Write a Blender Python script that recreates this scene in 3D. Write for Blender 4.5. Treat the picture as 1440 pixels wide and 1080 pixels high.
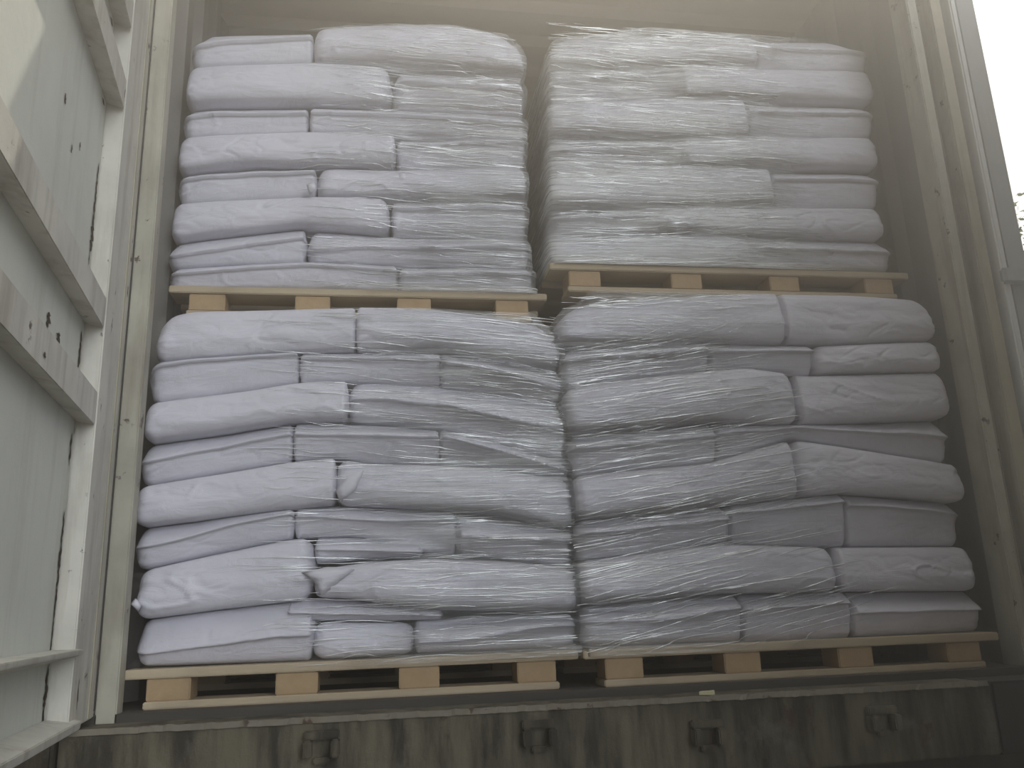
import bpy, bmesh, math, random
from mathutils import Vector, Matrix, noise
from mathutils.bvhtree import BVHTree

scene = bpy.context.scene
for o in list(bpy.data.objects):
    bpy.data.objects.remove(o, do_unlink=True)

# ---------------------------------------------------------------- camera
CAM = {'yaw': 0.16215, 'pitch': 0.25815, 'roll': -0.03612, 'x': -0.581, 'y': -2.12213, 'z': 0.19792, 'f': 1.19217}
def make_camera():
    cd = bpy.data.cameras.new('camera')
    cam = bpy.data.objects.new('camera', cd)
    scene.collection.objects.link(cam)
    yaw, pitch, roll = CAM['yaw'], CAM['pitch'], CAM['roll']
    F = Vector((math.sin(yaw)*math.cos(pitch), math.cos(yaw)*math.cos(pitch), math.sin(pitch)))
    R = Vector((math.cos(yaw), -math.sin(yaw), 0)); U = R.cross(F)
    R2 = R*math.cos(roll) + U*math.sin(roll)
    U2 = -R*math.sin(roll) + U*math.cos(roll)
    m = Matrix((R2, U2, -F)).transposed().to_4x4()
    m.translation = Vector((CAM['x'], CAM['y'], CAM['z']))
    cam.matrix_world = m
    cd.sensor_fit = 'HORIZONTAL'; cd.sensor_width = 36.0
    cd.lens = 36.0*CAM['f']*1000/1440
    cd.clip_start = .02; cd.clip_end = 500
    scene.camera = cam
make_camera()

# ---------------------------------------------------------------- world, sun, exposure
GROUND = -1.35
SUN_DIR = Vector((-.33, -1, -1.87)).normalized()          # where the light travels
w = bpy.data.worlds.new('sky'); scene.world = w; w.use_nodes = True
nt = w.node_tree; nt.nodes.clear()
wo = nt.nodes.new('ShaderNodeOutputWorld'); bg = nt.nodes.new('ShaderNodeBackground')
nt.links.new(bg.outputs[0], wo.inputs[0])
tc = nt.nodes.new('ShaderNodeTexCoord')
def lobe(direction, lo, hi, strength):
    d = nt.nodes.new('ShaderNodeVectorMath'); d.operation = 'DOT_PRODUCT'
    nt.links.new(tc.outputs['Generated'], d.inputs[0]); d.inputs[1].default_value = Vector(direction).normalized()
    m = nt.nodes.new('ShaderNodeMapRange'); m.interpolation_type = 'SMOOTHSTEP'
    m.inputs['From Min'].default_value = lo; m.inputs['From Max'].default_value = hi
    m.inputs['To Min'].default_value = 0; m.inputs['To Max'].default_value = strength
    nt.links.new(d.outputs['Value'], m.inputs['Value'])
    return m.outputs[0]
def addn(a, b):
    n = nt.nodes.new('ShaderNodeMath'); n.operation = 'ADD'
    nt.links.new(a, n.inputs[0])
    if isinstance(b, float): n.inputs[1].default_value = b
    else: nt.links.new(b, n.inputs[1])
    return n.outputs[0]
# bright sky patch added at front right to lift the left stacks, glare of the sky round the sun behind the container
front = lobe((.36, -.88, .27), .91, .99, SKY_FRONT := 6.8)
st = addn(addn(front, lobe(-SUN_DIR, .2, 1.0, 1.7)), .08)
nt.links.new(st, bg.inputs['Strength'])
cm = nt.nodes.new('ShaderNodeMix'); cm.data_type = 'RGBA'; cm.clamp_factor = True
nt.links.new(front, cm.inputs[0]); cm.inputs[6].default_value = (1, .97, .91, 1); cm.inputs[7].default_value = (.91, .95, 1.0, 1)
nt.links.new(cm.outputs[2], bg.inputs['Color'])
sd = bpy.data.lights.new('sun', 'SUN'); sd.energy = 3.6; sd.angle = math.radians(.8); sd.color = (1, .90, .74)
sun = bpy.data.objects.new('sun', sd); scene.collection.objects.link(sun)
sun.rotation_euler = SUN_DIR.to_track_quat('-Z', 'Y').to_euler()
sun.location = (3, 5, 9)
vs = scene.view_settings
vs.view_transform = 'Standard'; vs.look = 'None'; vs.gamma = 1; vs.exposure = 0.0
vs.use_curve_mapping = False

# ---------------------------------------------------------------- materials
class NG:
    def __init__(s, name):
        s.m = bpy.data.materials.new(name); s.m.use_nodes = True
        s.t = s.m.node_tree; s.n = s.t.nodes; s.b = s.n['Principled BSDF']
        s.co = s.n.new('ShaderNodeTexCoord').outputs['Object']
    def link(s, a, b): s.t.links.new(a, b)
    def mapping(s, scale=(1, 1, 1), rot=(0, 0, 0)):
        m = s.n.new('ShaderNodeMapping'); m.inputs['Scale'].default_value = scale; m.inputs['Rotation'].default_value = rot
        s.link(s.co, m.inputs[0]); return m.outputs[0]
    def noise(s, scale, detail=4, rough=.55, vec=None, dist=0):
        n = s.n.new('ShaderNodeTexNoise'); n.inputs['Scale'].default_value = scale
        n.inputs['Detail'].default_value = detail; n.inputs['Roughness'].default_value = rough; n.inputs['Distortion'].default_value = dist
        s.link(vec if vec else s.co, n.inputs['Vector']); return n.outputs['Fac']
    def ramp(s, fac, stops):
        r = s.n.new('ShaderNodeValToRGB'); e = r.color_ramp.elements
        while len(e) < len(stops): e.new(.5)
        for i, (p, c) in enumerate(stops):
            e[i].position = p; e[i].color = (c, c, c, 1) if isinstance(c, (int, float)) else (*c, 1)
        s.link(fac, r.inputs[0]); return r.outputs[0]
    def mix(s, fac, a, b, mode='MIX'):
        m = s.n.new('ShaderNodeMix'); m.data_type = 'RGBA'; m.blend_type = mode
        for v, k in ((fac, 0), (a, 6), (b, 7)):
            if isinstance(v, (int, float)): m.inputs[k].default_value = v
            elif isinstance(v, tuple): m.inputs[k].default_value = (*v, 1)
            else: s.link(v, m.inputs[k])
        return m.outputs[2]
    def math(s, op, a, b=0.0):
        m = s.n.new('ShaderNodeMath'); m.operation = op
        for v, k in ((a, 0), (b, 1)):
            if isinstance(v, (int, float)): m.inputs[k].default_value = v
            else: s.link(v, m.inputs[k])
        return m.outputs[0]
    def bump(s, h, strength=.3, dist=.01):
        b = s.n.new('ShaderNodeBump'); b.inputs['Strength'].default_value = strength; b.inputs['Distance'].default_value = dist
        s.link(h, b.inputs['Height']); s.link(b.outputs[0], s.b.inputs['Normal']); return b.outputs[0]
    def col(s, c):
        if isinstance(c, tuple): s.b.inputs['Base Color'].default_value = (*c, 1)
        else: s.link(c, s.b.inputs['Base Color'])
    def set(s, **k):
        for a, v in k.items(): s.b.inputs[a.replace('_', ' ')].default_value = v

def mat_paper():
    g = NG('white_woven_paper')
    c = g.mix(g.ramp(g.noise(5, 3), [(.35, 0.), (.7, 1.)]), (.66, .65, .715), (.60, .595, .65))
    g.col(c); g.set(Roughness=.5)
    cr = g.noise(1, 5, .6, g.mapping((9, 9, 22)), 1.5)
    fine = g.noise(60, 4, .6)
    h = g.math('ADD', g.math('MULTIPLY', g.math('ABSOLUTE', g.math('SUBTRACT', cr, .5)), 1.6), g.math('MULTIPLY', fine, .12))
    g.bump(h, .28, .010)
    return g.m
def mat_paint(name, base, dirt=(.17, .13, .09), amount=.5, rust=.68, streak=True, rough=.55):
    g = NG(name)
    blot = g.noise(4.5, 6, .65)
    c = g.mix(g.ramp(blot, [(.38, 0.), (.72, amount)]), base, tuple(b*.62 for b in base))
    if streak:
        sn = g.noise(1, 5, .65, g.mapping((16, 16, 1.6)))
        c = g.mix(g.ramp(sn, [(.5, 0.), (.75, amount*.8)]), c, dirt)
    r = g.noise(13, 7, .7)
    rm = g.ramp(r, [(rust, 0.), (rust+.03, 1.)])
    c = g.mix(rm, c, (.07, .045, .03))
    g.col(c); g.set(Roughness=rough)
    g.bump(g.math('ADD', g.math('MULTIPLY', rm, -.6), g.noise(30, 5, .6)), .25, .004)
    return g.m
def mat_wood(name, a, b, axis=0):
    g = NG(name)
    sc = [30, 30, 30]; sc[axis] = 2.0
    n = g.noise(1, 6, .65, g.mapping(tuple(sc)))
    c = g.mix(g.ramp(n, [(.3, 0.), (.7, 1.)]), a, b)
    c = g.mix(g.ramp(g.noise(6, 4), [(.55, 0.), (.8, .5)]), c, tuple(x*.45 for x in a))
    g.col(c); g.set(Roughness=.75)
    g.bump(n, .35, .004)
    return g.m
def mat_plain(name, c, rough=.6, metal=0):
    g = NG(name); g.col(g.mix(g.noise(20, 4), c, tuple(x*.7 for x in c))); g.set(Roughness=rough, Metallic=metal); return g.m
def mat_sill():
    g = NG('grimy_sill_steel')
    c = g.mix(g.ramp(g.noise(1, 6, .7, g.mapping((14, 14, 2.2))), [(.40, 0.), (.60, 1.)]), (.135, .122, .082), (.035, .030, .020))
    c = g.mix(g.ramp(g.noise(7, 6, .7), [(.56, 0.), (.72, .9)]), c, (.15, .14, .115))
    c = g.mix(g.ramp(g.noise(11, 6, .7, g.mapping((1, 1, .6))), [(.60, 0.), (.66, 1.)]), c, (.05, .028, .02))
    g.col(c); g.set(Roughness=.85)
    g.bump(g.noise(40, 6, .7), .5, .006)
    return g.m
def mat_string():
    g = NG('bunched_film'); g.col((.9, .92, .92)); g.set(Roughness=.18, IOR=1.5)
    gl = g.n.new('ShaderNodeBsdfGlossy'); gl.inputs['Roughness'].default_value = .2; gl.inputs['Color'].default_value = (.95, .97, .97, 1)
    mm = g.n.new('ShaderNodeMixShader'); mm.inputs[0].default_value = .5; g.link(g.b.outputs[0], mm.inputs[1]); g.link(gl.outputs[0], mm.inputs[2])
    tr = g.n.new('ShaderNodeBsdfTransparent'); m = g.n.new('ShaderNodeMixShader')
    g.link(g.ramp(g.noise(14, 2), [(.35, .5), (.6, 1.)]), m.inputs[0]); g.link(tr.outputs[0], m.inputs[1]); g.link(mm.outputs[0], m.inputs[2])
    g.link(m.outputs[0], g.n['Material Output'].inputs['Surface']); return g.m
def mat_film(name, angle, dens, cover, x0, x1, y0, gain=1.0, flip=False):
    """clear stretch film: transparent, whitened and glossy where it is bunched into fine horizontal strings"""
    g = NG(name)
    rot = (0, math.radians(angle), 0)
    a = g.noise(1, 3, .6, g.mapping((1.6, 4, 95), rot), .35)
    b = g.noise(1, 3, .6, g.mapping((3.0, 4, 230), rot), .25)
    c = g.noise(1, 3, .55, g.mapping((3.0, 2, 9), rot))
    big = g.noise(1, 2, .5, g.mapping((2.5, 2, 3.5)))
    sep = g.n.new('ShaderNodeSeparateXYZ'); g.link(g.co, sep.inputs[0])
    mr = g.n.new('ShaderNodeMapRange'); mr.interpolation_type = 'SMOOTHSTEP'
    mr.inputs['From Min'].default_value = x0; mr.inputs['From Max'].default_value = x1
    mr.inputs['To Min'].default_value = .06; mr.inputs['To Max'].default_value = 1
    g.link(g.math('ADD', sep.outputs['X'], g.math('MULTIPLY', g.math('SUBTRACT', big, .5), .5)), mr.inputs['Value'])
    region = mr.outputs[0]
    if flip: region = g.math('SUBTRACT', 1.06, region)
    strings = g.math('MAXIMUM', g.ramp(a, [(dens, 0.), (dens+.14, 1.)]), g.math('MULTIPLY', g.ramp(b, [(dens+.02, 0.), (dens+.14, 1.)]), .7))
    strings = g.math('MULTIPLY', strings, g.ramp(c, [(.36, .05), (.62, 1.)]))
    veil = g.math('MULTIPLY', g.ramp(c, [(.3, .3), (.7, 1.)]), cover)
    al = g.math('ADD', g.math('MULTIPLY', strings, .9*gain), veil)
    al = g.math('MULTIPLY', al, region)
    al = g.math('MINIMUM', al, .85)
    g.col((.93, .95, .94)); g.set(Roughness=.28, IOR=1.5)
    h = g.math('ADD', a, g.math('MULTIPLY', b, .4))
    g.bump(h, .6, .012)
    tr = g.n.new('ShaderNodeBsdfTransparent'); gl = g.n.new('ShaderNodeBsdfGlossy'); gl.inputs['Roughness'].default_value = .12
    gl.inputs['Color'].default_value = (1, 1, 1, 1)
    bn = [n for n in g.n if n.type == 'BUMP'][0]; g.link(bn.outputs[0], gl.inputs['Normal'])
    fr = g.n.new('ShaderNodeFresnel'); fr.inputs['IOR'].default_value = 1.65; g.link(bn.outputs[0], fr.inputs['Normal'])
    m0 = g.n.new('ShaderNodeMixShader'); g.link(g.math('MULTIPLY', g.math('MULTIPLY', fr.outputs[0], 1.0), region), m0.inputs[0]); g.link(tr.outputs[0], m0.inputs[1]); g.link(gl.outputs[0], m0.inputs[2])
    tl = g.n.new('ShaderNodeBsdfTranslucent'); tl.inputs['Color'].default_value = (.97, .98, .98, 1)
    body = g.n.new('ShaderNodeMixShader'); body.inputs[0].default_value = .35; g.link(g.b.outputs[0], body.inputs[1]); g.link(tl.outputs[0], body.inputs[2])
    m1 = g.n.new('ShaderNodeMixShader'); g.link(al, m1.inputs[0]); g.link(m0.outputs[0], m1.inputs[1]); g.link(body.outputs[0], m1.inputs[2])
    g.link(m1.outputs[0], g.n['Material Output'].inputs['Surface'])
    return g.m

M = dict(
    paper=mat_paper(),
    door=mat_paint('chalky_door_paint', (.60, .62, .56), amount=.3, rust=.74),
    stile=mat_paint('worn_door_frame_paint', (.59, .575, .51), amount=.75, rust=.635),
    post=mat_paint('grimy_post_paint', (.44, .425, .345), amount=.9, rust=.615),
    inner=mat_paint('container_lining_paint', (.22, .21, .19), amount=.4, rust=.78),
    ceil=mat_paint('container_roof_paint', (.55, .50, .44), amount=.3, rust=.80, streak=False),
    strip=mat_paint('yellowed_channel_paint', (.42, .39, .28), amount=.6, rust=.70),
    gasket=mat_plain('black_rubber', (.05, .045, .04), .7),
    grey=mat_paint('grey_door_paint', (.42, .44, .44), amount=.3, rust=.78),
    white=mat_paint('white_edge_paint', (.72, .74, .72), amount=.2, rust=.80),
    sill=mat_sill(),
    plank=mat_wood('container_floor_wood', (.075, .068, .055), (.045, .04, .034), 0),
    deck=mat_wood('pale_pine', (.52, .43, .30), (.42, .34, .23), 0),
    block=mat_wood('pine_block', (.46, .33, .19), (.38, .26, .14), 1),
    ground=mat_plain('worn_asphalt', (.16, .155, .14), .9),
    lip=mat_paint('scaly_rusty_lip', (.19, .175, .14), amount=.9, rust=.57, rough=.9),
    beam=mat_paint('trailer_beam_paint', (.06, .06, .06), amount=.5),
    rustm=mat_plain('flaking_rust', (.085, .055, .035), .9),
    dark=mat_plain('dark_steel', (.03, .03, .03), .7),
    blocker=mat_plain('dark_blocker', (.05, .052, .055), .8),  # near-black surface of the two added light-blocking walls
    leaf=mat_plain('leaf', (.09, .14, .05), .7),
    bark=mat_plain('bark', (.09, .07, .05), .9),
    string=mat_string(),
    chip=mat_plain('yellow_paper_scrap', (.55, .52, .32), .8),
)

# ---------------------------------------------------------------- helpers
COL = scene.collection
def link(name, me, mat, parent=None, smooth=False):
    o = bpy.data.objects.new(name, me); COL.objects.link(o)
    if mat: me.materials.append(mat)
    if smooth:
        me.polygons.foreach_set('use_smooth', [True]*len(me.polygons))
    if parent: o.parent = parent
    return o
def box_bm(bm, x0, x1, y0, y1, z0, z1):
    v = [bm.verts.new(p) for p in ((x0,y0,z0),(x1,y0,z0),(x1,y1,z0),(x0,y1,z0),(x0,y0,z1),(x1,y0,z1),(x1,y1,z1),(x0,y1,z1))]
    for f in ((0,3,2,1),(4,5,6,7),(0,1,5,4),(1,2,6,5),(2,3,7,6),(3,0,4,7)): bm.faces.new([v[i] for i in f])
    return v
def finish(name, bm, mat, parent=None, bevel=0, smooth=False, seg=2):
    bmesh.ops.recalc_face_normals(bm, faces=bm.faces)
    if bevel: bmesh.ops.bevel(bm, geom=list(bm.edges), offset=bevel, segments=seg, affect='EDGES', clamp_overlap=True)
    me = bpy.data.meshes.new(name); bm.to_mesh(me); bm.free()
    return link(name, me, mat, parent, smooth)
def box(name, x0, x1, y0, y1, z0, z1, mat, parent=None, bevel=0):
    bm = bmesh.new(); box_bm(bm, x0, x1, y0, y1, z0, z1); return finish(name, bm, mat, parent, bevel)
def prism(name, pts, z0, z1, mat, parent=None, bevel=0):
    """plan outline pts (x,y) raised from z0 to z1"""
    bm = bmesh.new(); a = [bm.verts.new((x, y, z0)) for x, y in pts]; b = [bm.verts.new((x, y, z1)) for x, y in pts]
    n = len(pts); bm.faces.new(a[::-1]); bm.faces.new(b)
    for i in range(n): bm.faces.new((a[i], a[(i+1) % n], b[(i+1) % n], b[i]))
    return finish(name, bm, mat, parent, bevel)
def empty(name, loc, label, cat, group=None):
    o = bpy.data.objects.new(name, None); COL.objects.link(o); o.location = loc; o.empty_display_size = .1
    tag(o, label, cat, group); return o
def tag(o, label=None, cat=None, group=None, kind=None):
    if label: o['label'] = label
    if cat: o['category'] = cat
    if group: o['group'] = group
    if kind: o['kind'] = kind
    return o
def S(o, label=None): return tag(o, label, None, None, 'structure')

# ---------------------------------------------------------------- the container shell
XL, XR, HH, DEPTH = -1.19, 1.165, 2.52, 5.9
def corrugated(name, axis, sgn, fixed, length, z0, z1, mat):
    bm = bmesh.new(); pts = []; y = .12
    while y < length:
        for dy, d in ((0, 0), (.07, 0), (.105, .03), (.175, .03)): pts.append((y+dy, d))
        y += .21
    rows = []
    for (y, d) in pts:
        if axis == 'x': rows.append((bm.verts.new((fixed+sgn*d, y, z0)), bm.verts.new((fixed+sgn*d, y, z1))))
        else: rows.append((bm.verts.new((z0, y, fixed+sgn*d)), bm.verts.new((z1, y, fixed+sgn*d))))
    for a, b in zip(rows, rows[1:]):
        bm.faces.new((a[0], b[0], b[1], a[1]))
    o = finish(name, bm, mat)
    return o
S(box('floor', XL-.05, XR+.05, .003, DEPTH, -.03, 0, M['plank']), 'dark worn plank floor of the shipping container')
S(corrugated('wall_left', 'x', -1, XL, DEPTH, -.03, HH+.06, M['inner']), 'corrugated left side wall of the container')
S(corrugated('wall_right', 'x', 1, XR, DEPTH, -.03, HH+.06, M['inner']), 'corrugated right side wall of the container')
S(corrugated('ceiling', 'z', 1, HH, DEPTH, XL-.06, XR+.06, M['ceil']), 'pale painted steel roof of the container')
S(box('wall_back', XL-.05, XR+.05, DEPTH, DEPTH+.03, -.03, HH+.04, M['inner']))
S(box('trim_1', XL-.05, XR+.20, .0, .14, 2.40, 2.62, M['post']), 'steel header above the container doors')

# left corner post: an inner lip and a groove beside the door
lp = S(prism('trim_2', [(-1.152, 0), (-1.152, .05), (-1.19, .05), (-1.19, .12), (-1.25, .12), (-1.25, .03), (-1.197, .03), (-1.197, 0)], -.06, 2.40, M['post'], bevel=.003), 'grimy left corner post of the container doorway')
S(box('trim_3', -1.2005, -1.197, -.004, .03, .01, 2.4, M['gasket']), 'dark gasket line between left door and post')
# right corner post: lip, dark channel, yellowed strip
rp = S(prism('trim_4', [(1.115, 0), (1.15, 0), (1.15, .055), (1.195, .055), (1.195, .0), (1.235, 0), (1.235, .07), (1.255, .07), (1.255, .12), (1.14, .12), (1.14, .008), (1.115, .008)], -.015, 2.40, M['post'], bevel=.003), 'right corner post of the container doorway with a deep channel')
S(box('trim_5', 1.197, 1.233, -.004, -.0005, -.01, 2.4, M['strip'], bevel=.001), 'yellowed paint strip on the right corner post')
# sill
sl = box('trim_6', -1.225, .905, -.13, -.001, -.185, -.018, M['sill'], bevel=.004); S(sl, 'grimy rusty steel sill below the container floor')
def keeper(x, z, w=.075):
    bm = bmesh.new()
    box_bm(bm, x-w/2, x+w/2, -.150, -.131, z, z+.018)
    box_bm(bm, x-w/2+.02, x+w/2-.02, -.146, -.131, z-.05, z-.036)
    box_bm(bm, x-w/2, x-w/2+.018, -.165, -.131, z-.035, z+.0)
    box_bm(bm, x+w/2-.018, x+w/2, -.165, -.131, z-.035, z+.0)
    return finish('cam_keeper', bm, M['sill'], sl, .003)
for kx, kz in ((-.695, -.058), (-.225, -.062), (.165, -.082), (.60, -.075)): keeper(kx, kz)
S(box('trim_7', .905, 1.30, -.13, -.001, -.185, -.018, M['dark'], bevel=.006), 'dark corner casting under the right post')
S(box('trim_8', -1.42, -1.235, -.13, .12, -.185, -.03, M['sill'], bevel=.006), 'corner casting under the left post')
bm = bmesh.new()
N = 260; prev = None
for i in range(N+1):
    x = -1.225+2.12*i/N; a = .0035*noise.noise(Vector((x*60, 0, 0)))+.003*noise.noise(Vector((x*17, 4, 0)))
    ring = [bm.verts.new((x, -.136-abs(a)*.8, -.026+a*.5)), bm.verts.new((x, -.133-a, -.014+a)), bm.verts.new((x, -.112+a, -.0155)), bm.verts.new((x, -.112, -.026))]
    if prev:
        for k in range(4): bm.faces.new((prev[k], ring[k], ring[(k+1) % 4], prev[(k+1) % 4]))
    prev = ring
finish('scaly_lip', bm, M['lip'], sl)
S(box('trim_11', -1.35, 1.6, -.02, .25, -.50, -.19, M['beam']), 'grey steel beam of the trailer under the container')
S(box('trim_9', XL-.05, XR+.15, .004, DEPTH, -.19, -.031, M['dark']), 'dark underframe of the container')
S(box('trim_10', -.9, .9, .25, DEPTH, -.62, -.19, M['dark']), 'dark chassis of the trailer')

# ---------------------------------------------------------------- left door, swung open towards the camera
DA = math.radians(6.5)
dd = Vector((math.sin(DA), -math.cos(DA), 0)); dn = Vector((math.cos(DA), math.sin(DA), 0))
def dpt(s, n, z): return (-1.2+dd.x*s+dn.x*n, dd.y*s+dn.y*n, z)
def dbox(name, s0, s1, n0, n1, z0, z1, mat, parent, bevel=.002):
    bm = bmesh.new(); v = box_bm(bm, s0, s1, n0, n1, z0, z1)
    for q in bm.verts: q.co = Vector(dpt(*q.co))
    return finish(name, bm, mat, parent, bevel)
def dprof(name, s0, s1, prof, mat, parent, slant=0):
    """profile (n,z) run along the door from s0 to s1"""
    bm = bmesh.new(); a = [bm.verts.new(dpt(s0, n, z)) for n, z in prof]; b = [bm.verts.new(dpt(s1, n, z)) for n, z in prof]
    k = len(prof); bm.faces.new(a); bm.faces.new(b[::-1])
    for i in range(k): bm.faces.new((a[i], b[i], b[(i+1) % k], a[(i+1) % k]))
    return finish(name, bm, mat, parent, .0015)
door = bpy.data.objects.new('door_1', None); COL.objects.link(door); S(door, 'open left container door, chalky paint with horizontal ribs')
REC = -.038
dbox('panel', .16, 1.16, REC-.006, REC, .0, 2.5, M['door'], door, 0)
# stile next to the hinge with its return into the recessed panel
bm = bmesh.new()
pr = [(-.003, 0), (.252, 0), (.268, REC), (.10, REC-.01), (-.003, REC-.01)]
a = [bm.verts.new(dpt(s, n, -.005)) for s, n in pr]; b = [bm.verts.new(dpt(s, n, 2.5)) for s, n in pr]
bm.faces.new(a); bm.faces.new(b[::-1])
for i in range(len(pr)): bm.faces.new((a[i], b[i], b[(i+1) % len(pr)], a[(i+1) % len(pr)]))
finish('hinge_stile', bm, M['stile'], door, .003)
dbox('hinge_groove', .055, .066, 0, .0015, .0, 2.5, M['strip'], door, 0)
dbox('closing_stile', 1.10, 1.18, REC-.006, .0, -.005, 2.5, M['stile'], door)
for (z0, z1) in ((.601, .672), (.817, .885), (1.355, 1.43), (1.572, 1.645), (2.12, 2.20)):
    dprof('rib', .262, 1.10, [(0, z0), (0, z1), (REC, z1+.03), (REC, z0+.008)], M['stile'], door)
dprof('bottom_ledge', .235, 1.12, [(REC, .125), (.012, .138), (.014, .148), (REC, .150)], M['stile'], door)
dprof('bottom_rail', .20, 1.12, [(REC, -.02), (.012, -.006), (.014, .010), (REC, .022)], M['stile'], door)

def rust_patch(s, z, hs, hz_, n=0, seed=0, holes=1):
    rr = random.Random(seed); bm = bmesh.new()
    k = max(7, int(hz_/.006)); L = []; Rr = []
    for i in range(k+1):
        t = i/k; env = math.sin(math.pi*min(1, max(.02, t)))**.4
        zz = z-hz_/2+hz_*t
        L.append(bm.verts.new(dpt(s-hs*env*rr.uniform(.15, 1), n+.0012, zz))); Rr.append(bm.verts.new(dpt(s+hs*env*rr.uniform(.15, 1), n+.0012, zz)))
    for i in range(k): bm.faces.new((L[i], Rr[i], Rr[i+1], L[i+1]))
    g = bmesh.ops.solidify(bm, geom=list(bm.faces), thickness=.001)
    return finish('rust_patch', bm, M['rustm'], door)
for i, (s, z, hs, hz_, n) in enumerate((
    (.285, 1.10, .010, .20, REC), (.283, 1.02, .022, .07, REC), (.287, .95, .006, .12, REC), (.288, .75, .012, .10, REC), (.285, .545, .010, .07, REC), (.283, .32, .012, .20, REC), (.284, .20, .007, .16, REC),
    (.290, .07, .018, .11, REC), (.19, .06, .006, .06, 0), (.55, .735, .022, .03, REC), (.47, .725, .02, .025, REC),
    (.60, 1.16, .010, .022, REC), (.46, 1.14, .007, .02, REC), (.52, 1.10, .009, .018, REC), (.30, 1.345, .02, .012, REC), (.30, 1.56, .02, .014, REC), (.262, .59, .008, .03, REC), (.70, .625, .012, .01, 0), (.03, .99, .008, .03, 0))):
    rust_patch(s, z, hs, hz_, n, i)

# ---------------------------------------------------------------- right door, folded back against the outside wall
rd = bpy.data.objects.new('door_2', None); COL.objects.link(rd); S(rd, 'right container door folded back along the outside wall, seen edge on')
box('door_panel', 1.285, 1.37, .0, 1.18, -.01, 2.5, M['grey'], rd, .012)
box('edge_seal', 1.262, 1.285, -.012, .05, -.01, 2.5, M['white'], rd, .005)
for hz in (.35, 1.08):
    box('hinge', 1.255, 1.35, -.025, .0, hz, hz+.05, M['grey'], rd, .008)

# ---------------------------------------------------------------- outside
S(box('ground', -60, 60, -60, 60, GROUND-.1, GROUND, M['ground']), 'concrete yard')
tree = empty('tree', (16.3, 13.5, GROUND), 'leafy tree far beyond the folded right door', 'tree')
bm = bmesh.new(); prev = None
for (z, rad) in ((0, .28), (1.5, .22), (4.5, .16), (8.6, .08)):
    ring = [bm.verts.new((rad*math.cos(a*math.pi/4), rad*math.sin(a*math.pi/4), z)) for a in range(8)]
    if prev:
        for k in range(8): bm.faces.new((prev[k], prev[(k+1) % 8], ring[(k+1) % 8], ring[k]))
    prev = ring
finish('trunk', bm, M['bark'], tree, 0, True)
bm = bmesh.new(); rt = random.Random(9)
for i in range(4500):
    a = rt.uniform(0, 2*math.pi); u = rt.uniform(-1, 1); rad = rt.random()**.4
    c_ = Vector((2.6*rad*math.sqrt(1-u*u)*math.cos(a), 2.6*rad*math.sqrt(1-u*u)*math.sin(a), 8.9+2.7*rad*u))
    if noise.noise(c_*.9) < -.12: continue
    d1 = Vector((rt.gauss(0, 1), rt.gauss(0, 1), rt.gauss(0, 1))).normalized()*.11; d2 = d1.orthogonal().normalized()*.05
    bm.faces.new([bm.verts.new(c_+q) for q in (-d1, d2, d1, -d2)])
me = bpy.data.meshes.new('foliage'); bm.to_mesh(me); bm.free(); link('foliage', me, M['leaf'], tree)
S(box('wall_blocker_side', 1.75, 2.1, -3.0, -.30, GROUND, 2.4, M['blocker']), 'added dark wall beside the container that shades the right stacks')  # out of view, added to keep side light off the right stacks
S(box('wall_blocker_front', 1.2, 5.0, -3.2, -2.75, GROUND, 2.35, M['blocker']), 'added dark wall facing the container that shades the lower right stack')  # out of view, added to cut the front sky patch on the lower right
# ---------------------------------------------------------------- pallets
def pallet(x0, x1, yf, z0, h, depth, name_label):
    p = empty('wooden_pallet', ((x0+x1)/2, yf+depth/2, z0), name_label, 'pallet', 'wooden pallets under the sacks')
    L = p.location
    def pb(name, a0, a1, b0, b1, c0, c1, mat, bev=.0025):
        bm = bmesh.new(); box_bm(bm, a0-L.x, a1-L.x, b0-L.y, b1-L.y, c0-L.z, c1-L.z)
        return finish(name, bm, mat, p, bev)
    dt = .021; bt = .017
    nb = 7; bw = .1; gap = (depth-nb*bw)/(nb-1)
    for i in range(nb):
        y = yf+i*(bw+gap); j = rnd.uniform(-.003, .003)
        pb('deck_board', x0+j, x1+j, y, y+bw, z0+h-dt, z0+h, M['deck'])
    W_ = x1-x0; xs = [x0+.055, x0+.055+(W_-.21)/3, x0+.055+(W_-.21)*2/3, x1-.155]
    for yy in (yf+.006, yf+depth/2-.045, yf+depth-.096):
        for xb in xs: pb('block', xb, xb+.098, yy, yy+.09, z0+bt, z0+h-dt, M['block'])
        pb('bottom_board', x0+.05, x1-.05, yy-.004, yy+.094, z0, z0+bt, M['deck'])
    return p
rnd = random.Random(5)
pallet(-1.163, -.081, .059, 0, .089, 1.08, 'pine pallet on the container floor under the lower left stack')
pallet(-.072, 1.078, .036, 0, .089, 1.08, 'pine pallet on the container floor under the lower right stack')
ZUL, ZUR = 1.1085, 1.1928
pallet(-1.163, -.081, .2267, ZUL-.089, .089, 1.0, 'pine pallet carrying the upper left stack of sacks')
pallet(-.073, 1.098, .1875, ZUR-.089, .089, 1.0, 'pine pallet carrying the upper right stack of sacks')

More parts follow.
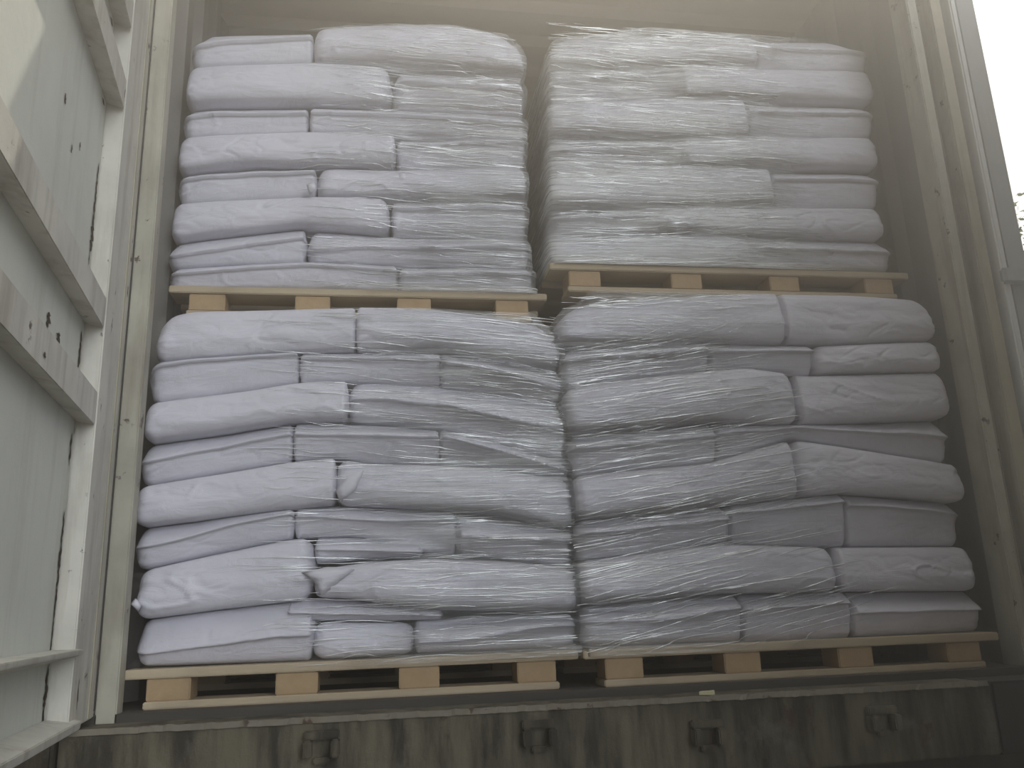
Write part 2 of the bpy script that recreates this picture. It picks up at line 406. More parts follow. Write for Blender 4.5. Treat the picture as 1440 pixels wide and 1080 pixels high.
# ---------------------------------------------------------------- sacks
BAGS = {
 'LL': [
  [0,"r","r","s",0,[[-1.158,0.94],[-1.133,0.98],[-1.081,0.995],[-0.867,1.005],[-0.643,1.016]],[[-1.152,0.851],[-1.005,0.863],[-0.808,0.879],[-0.641,0.885]],None],
  [0,"r","s","r",-0.004,[[-0.639,1.016],[-0.45,1.016],[-0.253,0.995],[-0.137,0.974],[-0.075,0.917],[-0.071,0.917]],[[-0.637,0.885],[-0.412,0.888],[-0.075,0.831]],None],
  [1,"f","r","s",0.008,[[-1.168,0.849],[-1.005,0.863],[-0.808,0.879],[-0.793,0.879]],[[-1.16,0.743],[-0.93,0.773],[-0.791,0.798]],[[-1.167,0.836],[-1.005,0.853],[-0.793,0.873]]],
  [1,"f","s","s",0.012,[[-0.787,0.879],[-0.641,0.885],[-0.412,0.888]],[[-0.785,0.799],[-0.621,0.804],[-0.452,0.795],[-0.414,0.79]],[[-0.787,0.859],[-0.413,0.863]]],
  [1,"f","s","r",0.0,[[-0.409,0.887],[-0.069,0.83],[-0.067,0.83]],[[-0.41,0.79],[-0.26,0.772],[-0.072,0.737]],[[-0.409,0.851],[-0.258,0.828],[-0.07,0.773]]],
  [2,"r","r","s",-0.01,[[-1.17,0.742],[-1.167,0.742],[-0.93,0.773],[-0.787,0.799],[-0.662,0.803]],[[-1.163,0.636],[-0.995,0.658],[-0.793,0.69],[-0.675,0.693],[-0.661,0.693]],None],
  [2,"f","r","r",-0.004,[[-0.655,0.803],[-0.621,0.804],[-0.452,0.795],[-0.26,0.772],[-0.07,0.737],[-0.064,0.737]],[[-0.653,0.692],[-0.528,0.686],[-0.415,0.674],[-0.264,0.635],[-0.072,0.581]],[[-0.654,0.747],[-0.528,0.744],[-0.377,0.724],[-0.223,0.689],[-0.068,0.659]]],
  [3,"f","r","s",0.006,[[-1.175,0.635],[-1.17,0.635],[-0.995,0.658],[-0.802,0.688]],[[-1.167,0.527],[-0.989,0.554],[-0.799,0.586]],[[-1.171,0.581],[-0.992,0.616],[-0.801,0.658]]],
  [3,"f","s","s",0.0,[[-0.797,0.692],[-0.602,0.686],[-0.419,0.665]],[[-0.793,0.587],[-0.692,0.596],[-0.601,0.58],[-0.435,0.575],[-0.42,0.574]],[[-0.795,0.652],[-0.602,0.648],[-0.42,0.643]]],
  [3,"f","s","r",0.004,[[-0.413,0.673],[-0.264,0.635],[-0.072,0.581],[-0.066,0.581]],[[-0.415,0.573],[-0.266,0.564],[-0.069,0.529]],[[-0.414,0.647],[-0.265,0.608],[-0.068,0.546]]],
  [4,"r","r","s",-0.014,[[-1.177,0.526],[-1.17,0.526],[-0.989,0.554],[-0.793,0.587],[-0.692,0.596],[-0.69,0.595]],[[-1.169,0.423],[-1.167,0.423],[-0.983,0.442],[-0.812,0.459],[-0.689,0.471],[-0.688,0.471]],None],
  [4,"r","r","r",-0.01,[[-0.685,0.594],[-0.601,0.58],[-0.435,0.575],[-0.266,0.564],[-0.069,0.529],[-0.063,0.529]],[[-0.682,0.47],[-0.528,0.461],[-0.27,0.438],[-0.071,0.393]],None],
  [5,"f","r","s",0.002,[[-1.171,0.423],[-1.167,0.423],[-0.983,0.442],[-0.812,0.459],[-0.793,0.461]],[[-1.163,0.318],[-1.161,0.318],[-0.979,0.354],[-0.791,0.389]],[[-1.166,0.368],[-1.048,0.391],[-0.948,0.422],[-0.793,0.448]]],
  [5,"f","s","s",0.01,[[-0.788,0.461],[-0.689,0.471],[-0.528,0.461],[-0.378,0.448]],[[-0.786,0.389],[-0.635,0.391],[-0.456,0.344],[-0.38,0.337]],[[-0.787,0.442],[-0.564,0.425],[-0.378,0.425]]],
  [5,"f","s","r",0.004,[[-0.372,0.447],[-0.27,0.438],[-0.071,0.393],[-0.067,0.393]],[[-0.374,0.336],[-0.273,0.327],[-0.072,0.296]],[[-0.374,0.38],[-0.197,0.37],[-0.068,0.364]]],
  [6,"r","r","r",-0.012,[[-1.156,0.319],[-0.979,0.354],[-0.789,0.389],[-0.741,0.39]],[[-1.147,0.201],[-1.146,0.201],[-0.971,0.218],[-0.805,0.231],[-0.737,0.235]],None],
  [6,"r","r","r",-0.018,[[-0.733,0.311],[-0.687,0.315],[-0.599,0.326],[-0.456,0.33],[-0.274,0.321],[-0.065,0.296]],[[-0.732,0.236],[-0.685,0.239],[-0.528,0.213],[-0.422,0.199],[-0.071,0.181]],None],
  [6,"f","s","s",0.012,[[-0.735,0.391],[-0.635,0.391],[-0.467,0.369]],[[-0.734,0.323],[-0.599,0.332],[-0.467,0.337]],[[-0.735,0.358],[-0.467,0.344]]],
  [7,"f","r","s",-0.006,[[-1.149,0.201],[-1.146,0.201],[-0.971,0.218],[-0.805,0.231],[-0.74,0.235]],[[-1.141,0.092],[-0.742,0.09],[-0.737,0.09]],[[-1.143,0.12],[-1.032,0.13],[-0.902,0.143],[-0.738,0.151]]],
  [7,"f","s","s",0.006,[[-0.798,0.239],[-0.685,0.239],[-0.528,0.213],[-0.418,0.199]],[[-0.797,0.189],[-0.633,0.179],[-0.419,0.175]],[[-0.797,0.205],[-0.418,0.185]]],
  [7,"r","r","r",0.004,[[-0.735,0.183],[-0.489,0.172]],[[-0.733,0.09],[-0.49,0.094]],None],
  [7,"f","s","r",-0.006,[[-0.482,0.175],[-0.422,0.177],[-0.278,0.182],[-0.069,0.18]],[[-0.483,0.094],[-0.076,0.092],[-0.074,0.092]],[[-0.483,0.121],[-0.316,0.128],[-0.206,0.144],[-0.071,0.151]]],
 ],
 'UL': [
  [0,"f","r","s",0.0,[[-1.158,1.917],[-1.156,1.917],[-1.126,1.981],[-0.794,2.014]],[[-1.154,1.847],[-0.791,1.889]],[[-1.158,1.907],[-0.792,1.967]]],
  [0,"r","r","r",-0.012,[[-0.787,2.014],[-0.523,2.05],[-0.339,2.063],[-0.198,2.042],[-0.113,1.978],[-0.111,1.978]],[[-0.784,1.889],[-0.523,1.894],[-0.114,1.892]],None],
  [1,"r","r","r",-0.01,[[-1.167,1.846],[-1.163,1.846],[-0.788,1.889],[-0.548,1.893]],[[-1.159,1.713],[-0.806,1.741],[-0.548,1.747]],None],
  [1,"f","r","r",0.0,[[-0.532,1.894],[-0.523,1.894],[-0.114,1.892],[-0.112,1.893]],[[-0.532,1.747],[-0.523,1.747],[-0.119,1.755],[-0.117,1.756]],[[-0.532,1.826],[-0.114,1.821]]],
  [2,"f","r","s",0.004,[[-1.169,1.712],[-1.165,1.713],[-0.806,1.741],[-0.802,1.741]],[[-1.162,1.602],[-0.804,1.64],[-0.799,1.64]],[[-1.166,1.664],[-0.801,1.697]]],
  [2,"f","s","r",-0.004,[[-0.793,1.741],[-0.523,1.747],[-0.119,1.755],[-0.115,1.756]],[[-0.791,1.64],[-0.523,1.644],[-0.119,1.653]],[[-0.792,1.692],[-0.523,1.704],[-0.117,1.699]]],
  [3,"r","r","s",-0.014,[[-1.174,1.601],[-1.17,1.602],[-0.804,1.64],[-0.534,1.644]],[[-1.167,1.482],[-0.966,1.518],[-0.534,1.526]],None],
  [3,"f","s","r",0.0,[[-0.523,1.644],[-0.119,1.653],[-0.117,1.653]],[[-0.523,1.526],[-0.122,1.562],[-0.12,1.562]],[[-0.523,1.597],[-0.117,1.638]]],
  [4,"f","r","s",0.004,[[-1.169,1.482],[-0.966,1.518],[-0.773,1.522]],[[-1.163,1.386],[-0.777,1.421],[-0.771,1.421]],[[-1.167,1.456],[-0.772,1.495]]],
  [4,"r","r","r",-0.004,[[-0.765,1.522],[-0.523,1.526],[-0.122,1.562],[-0.12,1.562]],[[-0.762,1.422],[-0.523,1.43],[-0.127,1.441],[-0.125,1.441]],None],
  [5,"r","r","r",-0.012,[[-1.18,1.385],[-1.168,1.385],[-0.777,1.421],[-0.551,1.429]],[[-1.172,1.264],[-0.816,1.322],[-0.551,1.307]],None],
  [5,"f","s","r",0.0,[[-0.538,1.43],[-0.523,1.43],[-0.127,1.441],[-0.123,1.441]],[[-0.538,1.306],[-0.524,1.305],[-0.128,1.32]],[[-0.538,1.382],[-0.124,1.404]]],
  [6,"f","r","s",-0.006,[[-1.182,1.263],[-1.172,1.264],[-0.816,1.322],[-0.799,1.321]],[[-1.177,1.178],[-1.173,1.178],[-0.796,1.207]],[[-1.178,1.204],[-0.994,1.237],[-0.798,1.277]]],
  [6,"f","r","r",-0.006,[[-0.789,1.321],[-0.524,1.305],[-0.128,1.32],[-0.123,1.32]],[[-0.786,1.207],[-0.524,1.206],[-0.127,1.214]],[[-0.787,1.239],[-0.125,1.272]]],
  [7,"f","r","s",-0.004,[[-1.175,1.178],[-1.173,1.178],[-0.792,1.207],[-0.528,1.206]],[[-1.171,1.117],[-0.648,1.122],[-0.528,1.122]],[[-1.173,1.152],[-0.792,1.189],[-0.528,1.179]]],
  [7,"f","s","r",-0.004,[[-0.517,1.207],[-0.125,1.214],[-0.11,1.214]],[[-0.517,1.122],[-0.114,1.124]],[[-0.517,1.168],[-0.111,1.184]]],
 ],
 'UR': [
  [0,"r","r","s",0,[[-0.028,1.982],[0.031,2.019],[0.526,2.066],[0.686,2.077]],[[-0.032,1.897],[-0.027,1.897],[0.513,1.937],[0.671,1.946]],None],
  [0,"f","s","r",0.006,[[0.696,2.077],[0.998,2.099],[1.111,2.062],[1.116,2.062]],[[0.681,1.946],[1.102,1.97]],[[0.689,2.011],[1.112,2.033]]],
  [1,"f","r","s",0.006,[[-0.03,1.897],[-0.027,1.897],[0.401,1.929]],[[-0.036,1.768],[0.378,1.812],[0.39,1.812]],[[-0.032,1.844],[0.397,1.885]]],
  [1,"r","s","r",-0.006,[[0.411,1.93],[0.513,1.937],[1.107,1.97],[1.113,1.97]],[[0.4,1.813],[1.092,1.841]],None],
  [2,"r","r","s",-0.008,[[-0.043,1.768],[-0.038,1.768],[0.378,1.812],[0.626,1.822]],[[-0.048,1.648],[-0.044,1.648],[0.389,1.658],[0.61,1.674]],None],
  [2,"f","s","r",0.004,[[0.636,1.822],[1.098,1.841],[1.1,1.841]],[[0.62,1.675],[1.079,1.708]],[[0.63,1.762],[1.091,1.785]]],
  [3,"f","r","s",0.004,[[-0.046,1.648],[-0.044,1.648],[0.389,1.658]],[[-0.053,1.501],[-0.049,1.501],[0.38,1.558]],[[-0.049,1.583],[0.385,1.619]]],
  [3,"r","s","r",-0.008,[[0.398,1.659],[1.082,1.709],[1.087,1.709]],[[0.389,1.558],[1.068,1.585]],None],
  [4,"r","r","s",-0.008,[[-0.051,1.501],[-0.049,1.501],[0.38,1.558],[0.684,1.57]],[[-0.056,1.385],[-0.054,1.385],[0.366,1.412],[0.667,1.426]],None],
  [4,"f","s","r",0.004,[[0.694,1.57],[1.068,1.585],[1.078,1.586]],[[0.677,1.426],[1.056,1.444]],[[0.688,1.519],[1.07,1.533]]],
  [5,"f","r","s",0.002,[[-0.056,1.385],[-0.054,1.385],[0.296,1.407]],[[-0.061,1.285],[-0.057,1.285],[0.288,1.311]],[[-0.058,1.349],[0.293,1.372]]],
  [5,"r","s","r",-0.006,[[0.305,1.408],[0.366,1.412],[1.056,1.444],[1.068,1.444]],[[0.297,1.312],[0.358,1.317],[1.05,1.329]],None],
  [6,"r","r","r",-0.008,[[-0.061,1.285],[-0.057,1.285],[0.358,1.317],[0.594,1.321]],[[-0.065,1.203],[-0.061,1.203],[0.441,1.211],[0.582,1.213]],None],
  [6,"f","s","r",-0.004,[[0.604,1.321],[1.052,1.329],[1.078,1.33]],[[0.591,1.213],[1.059,1.217]],[[0.598,1.267],[1.068,1.272]]],
 ],
 'LR': [
  [0,"r","r","s",0,[[-0.084,0.977],[-0.029,1.022],[0.199,1.055],[0.504,1.078],[0.592,1.079]],[[-0.088,0.9],[-0.08,0.9],[0.356,0.919],[0.572,0.918]],None],
  [0,"r","s","r",0.004,[[0.601,1.079],[0.819,1.081],[1.05,1.071],[1.086,1.035],[1.091,1.035]],[[0.581,0.918],[0.75,0.918],[1.073,0.936]],None],
  [1,"f","r","s",0.004,[[-0.08,0.9],[0.352,0.918]],[[-0.086,0.778],[-0.078,0.778],[0.138,0.81],[0.343,0.832]],[[-0.082,0.855],[0.349,0.891]]],
  [1,"f","s","s",0.01,[[0.361,0.919],[0.674,0.918]],[[0.352,0.833],[0.455,0.844],[0.648,0.824],[0.661,0.825]],[[0.357,0.887],[0.67,0.891]]],
  [1,"r","r","r",0.0,[[0.683,0.918],[0.75,0.918],[1.078,0.936],[1.092,0.936]],[[0.67,0.825],[1.074,0.838]],None],
  [2,"r","r","r",-0.016,[[-0.076,0.778],[0.138,0.81],[0.455,0.844],[0.601,0.829]],[[-0.083,0.647],[-0.075,0.647],[0.333,0.684],[0.58,0.672]],None],
  [2,"r","s","r",-0.002,[[0.613,0.828],[0.648,0.824],[1.079,0.838],[1.095,0.839]],[[0.593,0.672],[1.069,0.696]],None],
  [3,"f","r","s",0.002,[[-0.071,0.648],[0.333,0.684],[0.35,0.683]],[[-0.077,0.538],[-0.067,0.537],[0.321,0.568],[0.338,0.573]],[[-0.073,0.603],[0.345,0.64]]],
  [3,"f","s","r",0.01,[[0.358,0.683],[0.585,0.672],[1.076,0.696]],[[0.347,0.575],[0.58,0.635],[1.05,0.56]],[[0.354,0.648],[0.584,0.663],[1.065,0.637]]],
  [4,"r","r","s",-0.012,[[-0.063,0.538],[0.321,0.568],[0.567,0.631]],[[-0.07,0.417],[0.309,0.444],[0.545,0.464]],None],
  [4,"r","r","r",-0.016,[[0.575,0.634],[0.58,0.635],[1.061,0.558],[1.086,0.558]],[[0.554,0.464],[0.708,0.477],[1.056,0.446],[1.065,0.446]],None],
  [5,"f","r","s",0.0,[[-0.064,0.417],[0.309,0.444],[0.362,0.449]],[[-0.07,0.311],[-0.063,0.311],[0.339,0.347],[0.351,0.346]],[[-0.067,0.377],[0.358,0.409]]],
  [5,"f","s","s",0.004,[[0.37,0.449],[0.708,0.477]],[[0.359,0.346],[0.665,0.33],[0.686,0.33]],[[0.368,0.424],[0.704,0.451]]],
  [5,"f","s","r",0.006,[[0.716,0.476],[1.056,0.446],[1.069,0.446]],[[0.694,0.329],[1.046,0.323]],[[0.712,0.445],[1.063,0.412]]],
  [6,"r","r","r",-0.014,[[-0.063,0.311],[0.339,0.347],[0.655,0.33]],[[-0.069,0.195],[-0.066,0.195],[0.286,0.214],[0.637,0.209]],None],
  [6,"r","s","r",-0.01,[[0.665,0.33],[1.046,0.323],[1.077,0.322]],[[0.648,0.209],[0.689,0.208],[1.049,0.199],[1.053,0.199]],None],
  [7,"f","r","s",-0.006,[[-0.064,0.195],[0.286,0.214],[0.369,0.213]],[[-0.07,0.093],[0.355,0.088]],[[-0.066,0.155],[0.164,0.154],[0.365,0.177]]],
  [7,"f","s","s",0.0,[[0.377,0.213],[0.685,0.208]],[[0.363,0.088],[0.469,0.087],[0.667,0.087]],[[0.372,0.171],[0.681,0.179]]],
  [7,"f","s","r",-0.002,[[0.693,0.208],[1.049,0.199],[1.083,0.198]],[[0.675,0.087],[1.059,0.087],[1.062,0.087]],[[0.685,0.153],[1.073,0.147]]],
 ],
}
FLAPS = [["LL",6,1,[[-0.766,0.3],[-0.738,0.282],[-0.716,0.243],[-0.693,0.26],[-0.634,0.306],[-0.701,0.313]]],["LL",4,1,[[-0.686,0.5],[-0.675,0.474],[-0.636,0.503],[-0.615,0.554],[-0.651,0.543]]],["LL",6,0,[[-1.157,0.239],[-1.15,0.251],[-1.134,0.235],[-1.141,0.221]]],["UL",4,0,[[-0.794,1.437],[-0.774,1.452],[-0.765,1.424],[-0.785,1.409]]]]

def lerp_poly(p, x):
    if x <= p[0][0]: return p[0][1]
    for a, b in zip(p, p[1:]):
        if x <= b[0]:
            t = (x-a[0])/max(1e-6, b[0]-a[0]); return a[1]+(b[1]-a[1])*t
    return p[-1][1]
def smooth_poly(p, x, r=.022):
    return (lerp_poly(p, x-r)+lerp_poly(p, x-r/2)+lerp_poly(p, x)+lerp_poly(p, x+r/2)+lerp_poly(p, x+r))/5
def sack(style, eL, eR, dy, top, bot, fold, plane, depth, seed, name='paper_sack'):
    x0, x1 = top[0][0]+.002, top[-1][0]-.002
    Lx = x1-x0; N = max(50, int(Lx/.0065)); K = 30
    so = Vector((seed*7.31, seed*3.17, seed*1.7))
    rL = .030 if eL == 'r' else .006; rR = .030 if eR == 'r' else .006
    bm = bmesh.new(); rings = []
    for i in range(N+1):
        # cluster samples near the ends
        u = i/N; u = u + .035*math.sin(-4*math.pi*u)/(4*math.pi)*2
        x = x0+Lx*u
        zt = smooth_poly(top, x)-.0008; zb = smooth_poly(bot, x)+.0008
        e = 0; sh = 0
        for dist, r, kind in ((x-x0, rL, eL), (x1-x, rR, eR)):
            if dist < r:
                q = 1-dist/r; e += r*.8*(1-math.sqrt(max(0, 1-q*q))); sh += (.24 if kind == 'r' else .06)*q*q
            if kind == 'r' and dist < .14: e += .010*(1-dist/.14)**2
        h = (zt-zb); zc = (zt+zb)/2 + .0
        hh = h*(1-sh); z_lo = zc-hh/2; z_hi = zc+hh/2
        tf = None
        if style == 'f':
            tf = min(.93, max(.1, (smooth_poly(fold, x, .03)+.004*noise.noise(Vector((x*9, seed, 0)))-zb)/h))
        ring = []
        for k in range(K+1):
            t = k/K
            if tf is not None:
                # put two samples exactly at the lip
                kk = int(K*.5)
                t = tf*(k/kk) if k < kk else tf+(1-tf)*((k-kk)/(K-kk))
                if k < kk:
                    q = 1-t/tf; r = .016+.018*q**1.5+.012*max(0, (q-.8)/.2)**2
                    if k == kk-1: t = tf*.995
                else:
                    q = (t-tf)/(1-tf); r = .058*q**1.25*min(1, (1-tf)*h/.04)
            else:
                a = abs(2*t-1); r = .036*(1-(1-a**3.4)**(1/3.4)) + (.030*(t-.35) if t > .35 else 0)
                r += .006*(1-t)
            z = z_lo+(z_hi-z_lo)*t
            edge = min(1, 4*t, 4*(1-t)); 
            p = Vector((x, 0, z))
            w = .010*noise.noise(p*5+so) + .0035*noise.noise(Vector((x*8+z*16, z*28, 0))+so)
            rn = abs(noise.noise(Vector((x*13+z*9, z*22-x*4, 3))+so*1.3)); w += .002*max(0, .12-rn)/.12
            r2 = abs(noise.noise(Vector((x*6.5+z*11, z*10-x*2.5, 7))+so*.7)); w -= .008*max(0, .045-r2)/.045*max(0, min(1, .3+2*noise.noise(p*5-so)))
            r3 = abs(noise.noise(Vector((x*9-z*14, z*12+x*3, 11))+so*.4)); w += .007*max(0, .07-r3)/.07*max(0, min(1, .1+2.2*noise.noise(p*4+so*2)))
            nearend = max(0, 1-min(x-x0 if eL == 'r' else 9, x1-x if eR == 'r' else 9)/.11)
            w += nearend*.006*noise.noise(Vector((x*30, z*55, 1))+so)
            if tf is not None: w *= .62
            y = plane+dy+r+e-w*edge*-1
            y = plane+dy+r+e+w*edge
            ring.append((x, y, z))
        # roof and underside run straight back
        yb = plane+depth
        ring = ring+[(x, yb-.02, z_hi-.001), (x, yb, (z_hi+z_lo)/2), (x, yb-.02, z_lo+.001)]
        rings.append([bm.verts.new(p) for p in ring])
    m = len(rings[0])
    for a, b in zip(rings, rings[1:]):
        for k in range(m): bm.faces.new((a[k], b[k], b[(k+1) % m], a[(k+1) % m]))
    for r, s in ((rings[0], 1), (rings[-1], -1)):
        c = sum((v.co for v in r), Vector())/len(r)
        # a slightly bulged end
        cv = bm.verts.new((c.x-s*.012, plane+depth*.5, c.z))
        f0 = bm.verts.new((c.x-s*.010, plane+.07, c.z))
        for k in range(m):
            v1, v2 = r[k], r[(k+1) % m]
            bm.faces.new((v1, v2, f0) if k < K else (v1, v2, f0)) 
        bm.verts.remove(cv)
    org = Vector(((x0+x1)/2, plane+depth/2, min(lerp_poly(bot, x0), lerp_poly(bot, x1))))
    for v in bm.verts: v.co -= org
    o = finish(name, bm, M['paper'], None, 0, True); o.location = org
    return o
ORD = ['top', 'second', 'third', 'fourth', 'fifth', 'sixth', 'seventh', 'bottom']
ORD7 = ['top', 'second', 'third', 'fourth', 'fifth', 'sixth', 'bottom']
STK = dict(LL=('lower left', .085), LR=('lower right', .065), UL=('upper left', .245), UR=('upper right', .205))
SACKS = {}
seed = 1
for key, (where, plane) in STK.items():
    rows = {}
    for b in BAGS[key]: rows.setdefault(b[0], []).append(b)
    nrow = max(rows)+1; names = ORD if nrow == 8 else ORD7
    SACKS[key] = []
    for ri, bl in sorted(rows.items()):
        full = [b for b in bl if not (key == 'LL' and (ri, b[5][0][0]) in ())]
        for bi, b in enumerate(bl):
            _, style, eL, eR, dy, top, bot, fold = b
            o = sack(style, eL, eR, dy, top, bot, fold, plane, .42, seed); seed += 1
            look = 'plump white sack' if style == 'r' else 'white sack with lengthwise fold'
            if len(bl) == 2: pos = ('left one', 'right one')[bi]
            elif len(bl) == 3: pos = ('left one', 'middle one', 'right one')[bi]
            else: pos = ('left one', 'upper middle one', 'lower middle one', 'right one')[bi]
            if key == 'LL' and ri == 6: pos = ('left one', 'long right one', 'short middle one')[bi]
            tag(o, '%s, %s in %s layer of %s stack' % (look, pos, names[ri], where), 'sack', 'white sacks of the %s stack' % where)
            SACKS[key].append(o)

# loose folded paper corners
for key, ri, bi, pts in FLAPS:
    plane = STK[key][1]
    sk = [o for o, b in zip(SACKS[key], sorted(BAGS[key], key=lambda q: q[0])) if b[0] == ri][bi]
    cx = sum(p[0] for p in pts)/len(pts); cz = sum(p[1] for p in pts)/len(pts)
    bm = bmesh.new(); c_ = bm.verts.new((cx, plane-.022, cz)); vv = []
    for i, (x, z) in enumerate(pts): vv.append(bm.verts.new((x, plane-.016+.016*(i % 2)*.6, z)))
    for i in range(len(vv)): bm.faces.new((c_, vv[i], vv[(i+1) % len(vv)]))
    bmesh.ops.subdivide_edges(bm, edges=list(bm.edges), cuts=1, smooth=.5)
    bmesh.ops.solidify(bm, geom=list(bm.faces), thickness=.002)
    for v in bm.verts: v.co -= sk.location
    finish('folded_corner', bm, M['paper'], sk, 0, True)

# ---------------------------------------------------------------- stretch film round each stack
def film(key, plane, mat, label, strings, where, skirt=.02, nx=200, nz=150, taut=10):
    bpy.context.view_layer.update()
    V, Fc = [], []
    for o in SACKS[key]:
        off = len(V); me = o.data
        V += [o.matrix_world @ v.co if False else v.co+o.location for v in me.vertices]; Fc += [[off+i for i in p.vertices] for p in me.polygons]
    tree = BVHTree.FromPolygons(V, Fc)
    zs = [v.z for v in V]; z0, z1 = min(zs)-.014, max(zs)-.004
    lim = []
    for j in range(nz+1):
        z = z0+(z1-z0)*j/nz
        xs = [v.x for v in V if abs(v.z-z) < .03]; lim.append((min(xs), max(xs)))
    sm = []
    for j in range(nz+1):
        a = lim[max(0, j-6):j+7]; sm.append((sum(p[0] for p in a)/len(a)-.003, sum(p[1] for p in a)/len(a)+.003))
    G = []
    for j in range(nz+1):
        z = z0+(z1-z0)*j/nz; xa, xb = sm[j]; row = []
        for i in range(nx+1):
            x = xa+(xb-xa)*i/nx
            h = tree.ray_cast(Vector((min(max(x, xa+.012), xb-.012), plane-1, z)), Vector((0, 1, 0)), 3)
            row.append(min(h[0].y if h[0] else plane+.06, plane+.045))
        G.append(row)
    low = [j for j in range(nz+1) if z0+(z1-z0)*j/nz < min(zs)+.008]
    for j in low: G[j] = [plane-skirt]*(nx+1)
    # taut: running minimum then mean along x, a little along z
    for rep in range(2):
        H = [[min(G[j][max(0, i-3):i+4]) for i in range(nx+1)] for j in range(nz+1)]
        H = [[sum(H[j][max(0, i-taut):i+taut+1])/len(H[j][max(0, i-taut):i+taut+1]) for i in range(nx+1)] for j in range(nz+1)]
        G = [[min(G[j][i], sum(H[jj][i] for jj in range(max(0, j-1), min(nz, j+1)+1))/len(range(max(0, j-1), min(nz, j+1)+1))) for i in range(nx+1)] for j in range(nz+1)]
    bm = bmesh.new(); R = []
    for j in range(nz+1):
        z = z0+(z1-z0)*j/nz; xa, xb = sm[j]; r = []
        yl, yr = G[j][0], G[j][-1]
        for q in (.40, .30, .2, .1, .05): r.append(bm.verts.new((xa-.004, yl+q, z)))
        for i in range(nx+1):
            x = xa+(xb-xa)*i/nx; e = min(x-xa, xb-x); rr = .03
            add = rr*.9*(1-math.sqrt(max(0, 1-(1-e/rr)**2))) if e < rr else 0
            r.append(bm.verts.new((x, G[j][i]-.003+add*.5, z)))
        for q in (.05, .1, .2, .3, .40): r.append(bm.verts.new((xb+.004, yr+q, z)))
        R.append(r)
    for a, b in zip(R, R[1:]):
        for i in range(len(a)-1): bm.faces.new((a[i], a[i+1], b[i+1], b[i]))
    o = finish('stretch_film', bm, mat, None, 0, True)
    def front(x, z):
        j = (z-z0)/(z1-z0)*nz; j = min(nz, max(0, int(round(j)))); xa, xb = sm[j]
        i = (x-xa)/(xb-xa)*nx; i = min(nx-1, max(0, i)); i0 = int(i); f = i-i0
        return G[j][i0]*(1-f)+G[j][i0+1]*f
    rr = random.Random(key); sb = bmesh.new(); xa, xb = sm[nz//2]
    for q in range(strings):
        cx, cz, ln, ang, wd = where(rr, xa, xb, z0, z1)
        st_ = max(5, int(ln/.02)); bow = rr.uniform(-.01, .01); prev = None
        for i in range(st_+1):
            t = i/st_; x = cx+(t-.5)*ln; z = cz+(t-.5)*ln*math.tan(math.radians(ang))+bow*math.sin(math.pi*t)+.0012*noise.noise(Vector((x*25, q, 0)))
            if x < xa+.006 or x > xb-.006 or z < z0+.004 or z > z1-.006: prev = None; continue
            wv = wd*(.15+.85*math.sin(math.pi*t))*(.6+.8*abs(noise.noise(Vector((x*18, q*3.3, 5)))))
            y = front(x, z)-.0035
            ring = [sb.verts.new((x, y+.0008-math.sin(a_)*wv*.8, z+math.cos(a_)*wv*.6)) for a_ in (0, .8, 1.57, 2.35, 3.14)]
            if prev:
                for k in range(4): sb.faces.new((prev[k], ring[k], ring[k+1], prev[k+1]))
            prev = ring
    so_ = finish('stretched_crease', sb, M['string'], o, 0, True); tag(so_, 'thin shiny strings of bunched film', None, None, 'stuff')
    tag(o, label, 'plastic film', 'stretch film round the stacks'); return o
def w_LL(r, xa, xb, z0, z1):
    x = xb-(xb-xa)*.70*r.random()**1.25; v = r.random(); z = z0+(z1-z0)*v
    return x, z, r.uniform(.05, .28), (-7 if v > .55 else 0)*min(1, (x-xa)/(xb-xa)) + r.gauss(0, 1.6), r.uniform(.0010, .0032)
def w_UL(r, xa, xb, z0, z1):
    x = xb-(xb-xa)*.62*r.random()**1.2; v = r.random(); z = z0+(z1-z0)*v
    return x, z, r.uniform(.05, .25), r.gauss(-3 if v > .8 or v < .25 else 0, 2.5), r.uniform(.0010, .0028)
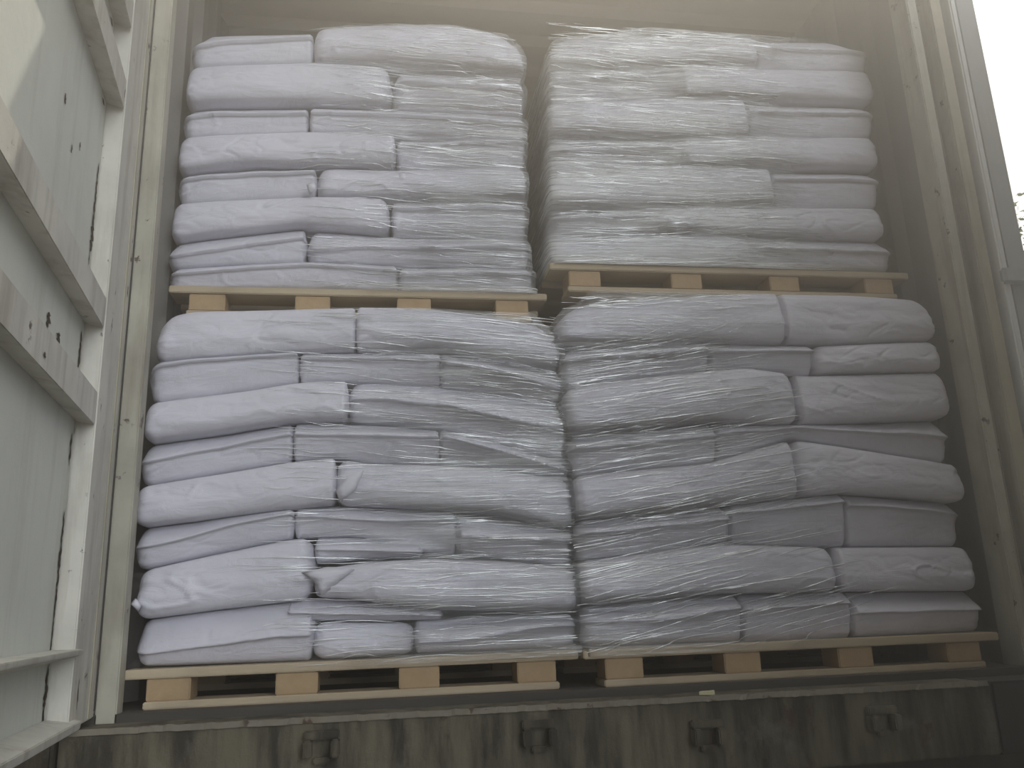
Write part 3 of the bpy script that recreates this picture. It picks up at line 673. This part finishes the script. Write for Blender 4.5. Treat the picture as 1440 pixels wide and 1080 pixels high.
def w_LR(r, xa, xb, z0, z1):
    v = r.random()
    if v < .16: return xa+(xb-xa)*r.uniform(.03, .5), z1-.012-.05*r.random(), r.uniform(.04, .16), r.gauss(2, 5), r.uniform(.0016, .004)
    if v < .24: return xa+(xb-xa)*r.uniform(.1, .42), z1-.06-.12*r.random(), r.uniform(.1, .3), r.choice((22, -11, -12))+r.gauss(0, 2), r.uniform(.0010, .0018)
    v = r.random(); band = .5-.12*v
    x = xa+(xb-xa)*(.04+.60*r.random()**1.15*(1-.28*v)); z = z0+(z1-z0)*(.02+.82*v)
    return x, z, r.uniform(.08, .42), 10.5+r.gauss(0, 1.5)-3*v, r.uniform(.0013, .0042)*r.choice((.6, 1, 1))
def w_UR(r, xa, xb, z0, z1):
    v = r.random(); x = xa+(xb-xa)*(.02+.66*r.random())
    return x, z0+(z1-z0)*v**1.15, r.uniform(.06, .30), r.gauss(2 if v < .35 else -1, 1.8), r.uniform(.0012, .0034)
film('LL', .085, mat_film('film_a', -1, .52, .24, -.80, -.35, 0), 'clear stretch film wrapped round the lower left stack', 520, w_LL, .031)
film('UL', .245, mat_film('film_b', -3, .52, .22, -.75, -.35, 0), 'clear stretch film wrapped round the upper left stack', 400, w_UL, .0235)
film('LR', .065, mat_film('film_c', 10, .56, .20, .15, .75, 0, 1.2, True), 'clear stretch film pulled into slanting strings on the lower right stack', 420, w_LR, .034)
film('UR', .205, mat_film('film_d', 0, .46, .42, .45, 1.0, 0, 1.1, True), 'clear finely creased stretch film round the upper right stack', 640, w_UR, .023)

# ---------------------------------------------------------------- small things
bm = bmesh.new()
v = box_bm(bm, -.020, .018, -.013, .010, 0, .008)
for q in bm.verts: q.co.x += q.co.y*.4; q.co.z += .25*abs(q.co.x)
c = finish('paper_scrap', bm, M['chip'], None, .001); c.location = (.182, -.118, -.018)
tag(c, 'small pale yellow scrap lying on the edge of the steel sill', 'scrap')

# ---------------------------------------------------------------- added scatter volume standing in for the veiling lens flare
hm = bpy.data.materials.new('flare_scatter'); hm.use_nodes = True
hn = hm.node_tree.nodes; hn.clear()
ho = hn.new('ShaderNodeOutputMaterial'); vsn = hn.new('ShaderNodeVolumeScatter')
vsn.inputs['Density'].default_value = .10; vsn.inputs['Anisotropy'].default_value = .78; vsn.inputs['Color'].default_value = (1, .97, .92, 1)
hm.node_tree.links.new(vsn.outputs[0], ho.inputs['Volume'])
hz = box('flare_veil', -.95, 3.4, -2.2, -.20, GROUND+.02, 4.2, hm)
tag(hz, 'added thin veil in front of the container standing in for lens flare', 'haze', None, 'stuff')
